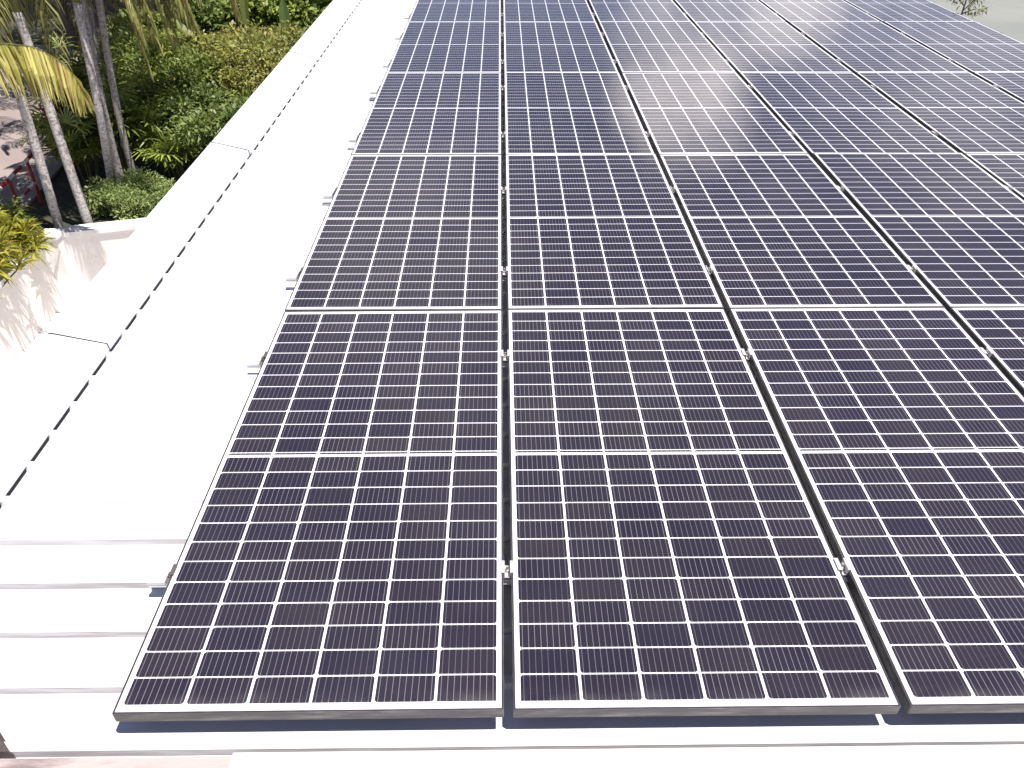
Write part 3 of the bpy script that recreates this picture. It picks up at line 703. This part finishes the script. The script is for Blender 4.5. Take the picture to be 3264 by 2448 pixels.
for i, (lb, x, y, r, h) in enumerate([('large-leaved shrub in the shade behind the hedge, beside the dark hollow', -6.9, 22.6, 1.2, 1.5), ('large-leaved shrub behind the tall upright banana leaf', -5.5, 22.6, 1.2, 1.7),
                                   ('large-leaved shrub at the far roof edge behind the hedge', -4.3, 22.2, 1.2, 1.6), ('low leafy shrub left of the dark hollow, under the hanging fronds', -8.3, 20.6, 1.2, 1.3)]):
    bush('background_shrub', lb, 'shrub', (x, y, ZP), r, r, h, 4200, .17, MAT['l_green' if i else 'l_dark'], 140 + i, 'large-leaved shrubs behind the hedge', 28, .55)
def banana(label, loc, seed, leaves, mat='l_banana'):
    rg = np.random.default_rng(seed); t = thing('banana_plant', label, 'plant', loc, 'banana plants behind the hedge')
    m = MB(); m.tube([(0, 0, -.05), (.02, 0, .35), (0, .02, .75)], [.09, .075, .05], 10); m.build('stem', MAT['stalk'], t, smooth=True)
    for (az, el, L, Wd) in leaves:
        h = np.array([math.cos(R(az)), math.sin(R(az)), 0.0]); s = np.array([0, 0, .62])
        C = bez([s, s + (h * math.cos(R(el)) + np.array([0, 0, math.sin(R(el))])) * L * .45, s + h * L * math.cos(R(el)) * .95 + np.array([0, 0, L * (math.sin(R(el)) * .95 - .10)])], 14)
        T = np.gradient(C, axis=0); T /= np.linalg.norm(T, axis=1, keepdims=True); Q = []
        sd = np.cross(T, np.array([0, 0, 1.0]) + h * .01); sd /= np.maximum(np.linalg.norm(sd, axis=1, keepdims=True), 1e-6)
        up = np.cross(sd, T)
        w = [Wd * (math.sin(math.pi * min(1, .06 + .94 * (i / 13))) ** .55) * (0.15 if i < 2 else 1) for i in range(14)]
        for i in range(13):
            for sg in (-1, 1):
                Q += [C[i], C[i + 1], C[i + 1] + (sd[i + 1] * sg * .92 + up[i + 1] * .35) * w[i + 1] * .5, C[i] + (sd[i] * sg * .92 + up[i] * .35) * w[i] * .5]
        V = np.array(Q); rawmesh('leaf', V, len(V) // 4, MAT[mat], t, rg, None, 26)
    return t
banana('banana plant with one tall upright leaf standing above the hedge', (-5.62, 21.2, ZP), 51, [(80, 82, 1.9, .26), (200, 30, 1.0, .22), (330, 40, .9, .22)])
banana('yellowing banana plant left of the tall upright leaf', (-6.55, 20.0, ZP), 52, [(150, 42, 1.2, .26), (195, 22, 1.1, .24), (280, 30, .9, .24)])
banana('banana plant at the roof edge with a dark broad leaf', (-4.45, 20.6, ZP), 53, [(100, 74, 1.2, .30), (230, 45, .9, .26), (300, 30, .9, .24)])

def tree(label, loc, h, rx, ry, ch, nl, ls, mat, seed, grp='trees along the far side of the garden', aspect=.5, clumps=40):
    rg = np.random.default_rng(seed); t = thing('broadleaf_tree', label, 'tree', loc, grp)
    top = np.array([rg.normal() * .2, rg.normal() * .2, h - ch * .6])
    m = MB(); m.tube([(0, 0, -.1), tuple(top * .5 + rg.normal(size=3) * .06), tuple(top)], [.16, .12, .07], 10, cap=False)
    cen = unit(rg, clumps) * np.array([rx, ry, ch * .5]) * rg.uniform(.4, 1.0, (clumps, 1)) + np.array([0, 0, h - ch * .5])
    for i in range(16): m.tube([tuple(top * rg.uniform(.55, 1)), tuple((top + cen[i]) / 2 + np.array([0, 0, -.1])), tuple(cen[i])], [.05, .03, .012], 6, cap=False)
    m.build('trunk', MAT['treebark'], t)
    cr = rg.uniform(.2, .36, clumps) * (rx + ry) * .5; k = rg.integers(0, clumps, nl); d = unit(rg, nl)
    P = cen[k] + d * (cr[k] * rg.random(nl) ** .45)[:, None]
    ok = P[:, 2] > .05; P, d, k = P[ok], d[ok], k[ok]; n = len(P)
    L = ls * rg.uniform(.6, 1.3, n)
    leafobj('crown', P, d * .6 + unit(rg, n) * .7 + np.array([0, 0, -.25]), unit(rg, n) * .6 + np.array([0, 0, .9]), L, L * aspect, mat, t, seed + 1, rg.random(clumps)[k], .2)
    return t
tree('big-leaved tree with grey-green foliage at the top of the hedge', (-4.9, 23.6, ZP), 3.6, 1.7, 1.4, 3.3, 5200, .21, MAT['l_green'], 61, aspect=.6)
tree('dark tree hugging the far roof edge', (-3.2, 22.8, ZP), 3.6, 1.4, 1.5, 3.3, 4600, .17, MAT['l_dark'], 62)
tree('dark tree whose shade makes the black hollow behind the hedge', (-8.0, 25.2, ZP), 6.0, 2.6, 2.2, 3.6, 6500, .20, MAT['l_dark'], 63)
tree('tall shade tree over the road at the left', (-10.8, 22.4, ZP), 6.5, 3.0, 2.6, 3.8, 7500, .20, MAT['l_dark'], 64)
tree('rear tree closing the view behind the road', (-12.5, 28.0, ZP), 6.5, 3.6, 2.6, 6.0, 7500, .24, MAT['l_dark'], 65)
tree('rear tree closing the view behind the hollow', (-7.2, 29.0, ZP), 6.0, 3.4, 2.4, 5.6, 7500, .24, MAT['l_dark'], 66)
tree('rear tree closing the view beyond the far roof corner', (-2.6, 28.0, ZP), 5.2, 2.8, 2.4, 5.0, 6500, .22, MAT['l_dark'], 67)
tree('leafy tree arching over the road bend, above the palm trunks', (-8.6, 18.9, ZP), 5.2, 1.9, 1.8, 2.9, 5200, .16, MAT['l_dark'], 68)

# sapling whose tip shows past the far right corner
t = thing('young_tree', 'sparse pale treetop poking up past the far right edge of the array', 'tree', (7.05, 9.9, ZG))
rg = np.random.default_rng(71)
m = MB(); tip = np.array([.02, .05, 4.78]); m.tube([(0, 0, -.1), (.05, 0, 1.6), (-.03, .04, 3.2), tuple(tip)], [.05, .04, .025, .006], 8, cap=False)
P = []; B = []
tw = [((-.02, .03, 4.30), (-.27, .0, 4.40)), ((-.01, .03, 4.38), (.30, .05, 4.44)), ((0, .03, 4.42), (.16, -.03, 4.62)), ((0, .03, 4.48), (-.25, .03, 4.62)), ((.01, .04, 4.6), (-.10, .02, 4.80)), ((.01, .04, 4.65), (.12, .05, 4.85)),
      ((-.03, .04, 3.7), (-.4, .2, 3.95)), ((-.03, .04, 3.8), (.4, -.2, 4.0)), ((-.03, .04, 3.5), (.2, .4, 3.8)), ((-.03, .04, 3.4), (-.2, -.4, 3.7))]
for a, c in tw:
    a = np.array(a); c = np.array(c); m.tube([tuple(a), tuple((a + c) / 2 + np.array([0, 0, .03])), tuple(c)], [.008, .006, .003], 5, cap=False)
    for i in range(60):
        u = rg.uniform(.25, 1.08); P.append(a + (c - a) * u + rg.normal(size=3) * .022); B.append((c - a) + rg.normal(size=3) * .35 + np.array([0, 0, -.08]))
P = np.array(P); B = np.array(B); n = len(P)
m.build('trunk', MAT['twig'], t)
leafobj('crown', P, B, unit(rg, n) + np.array([0, 0, .6]), rg.uniform(.035, .075, n), rg.uniform(.014, .026, n), MAT['l_tip'], t, 72, None, .25)
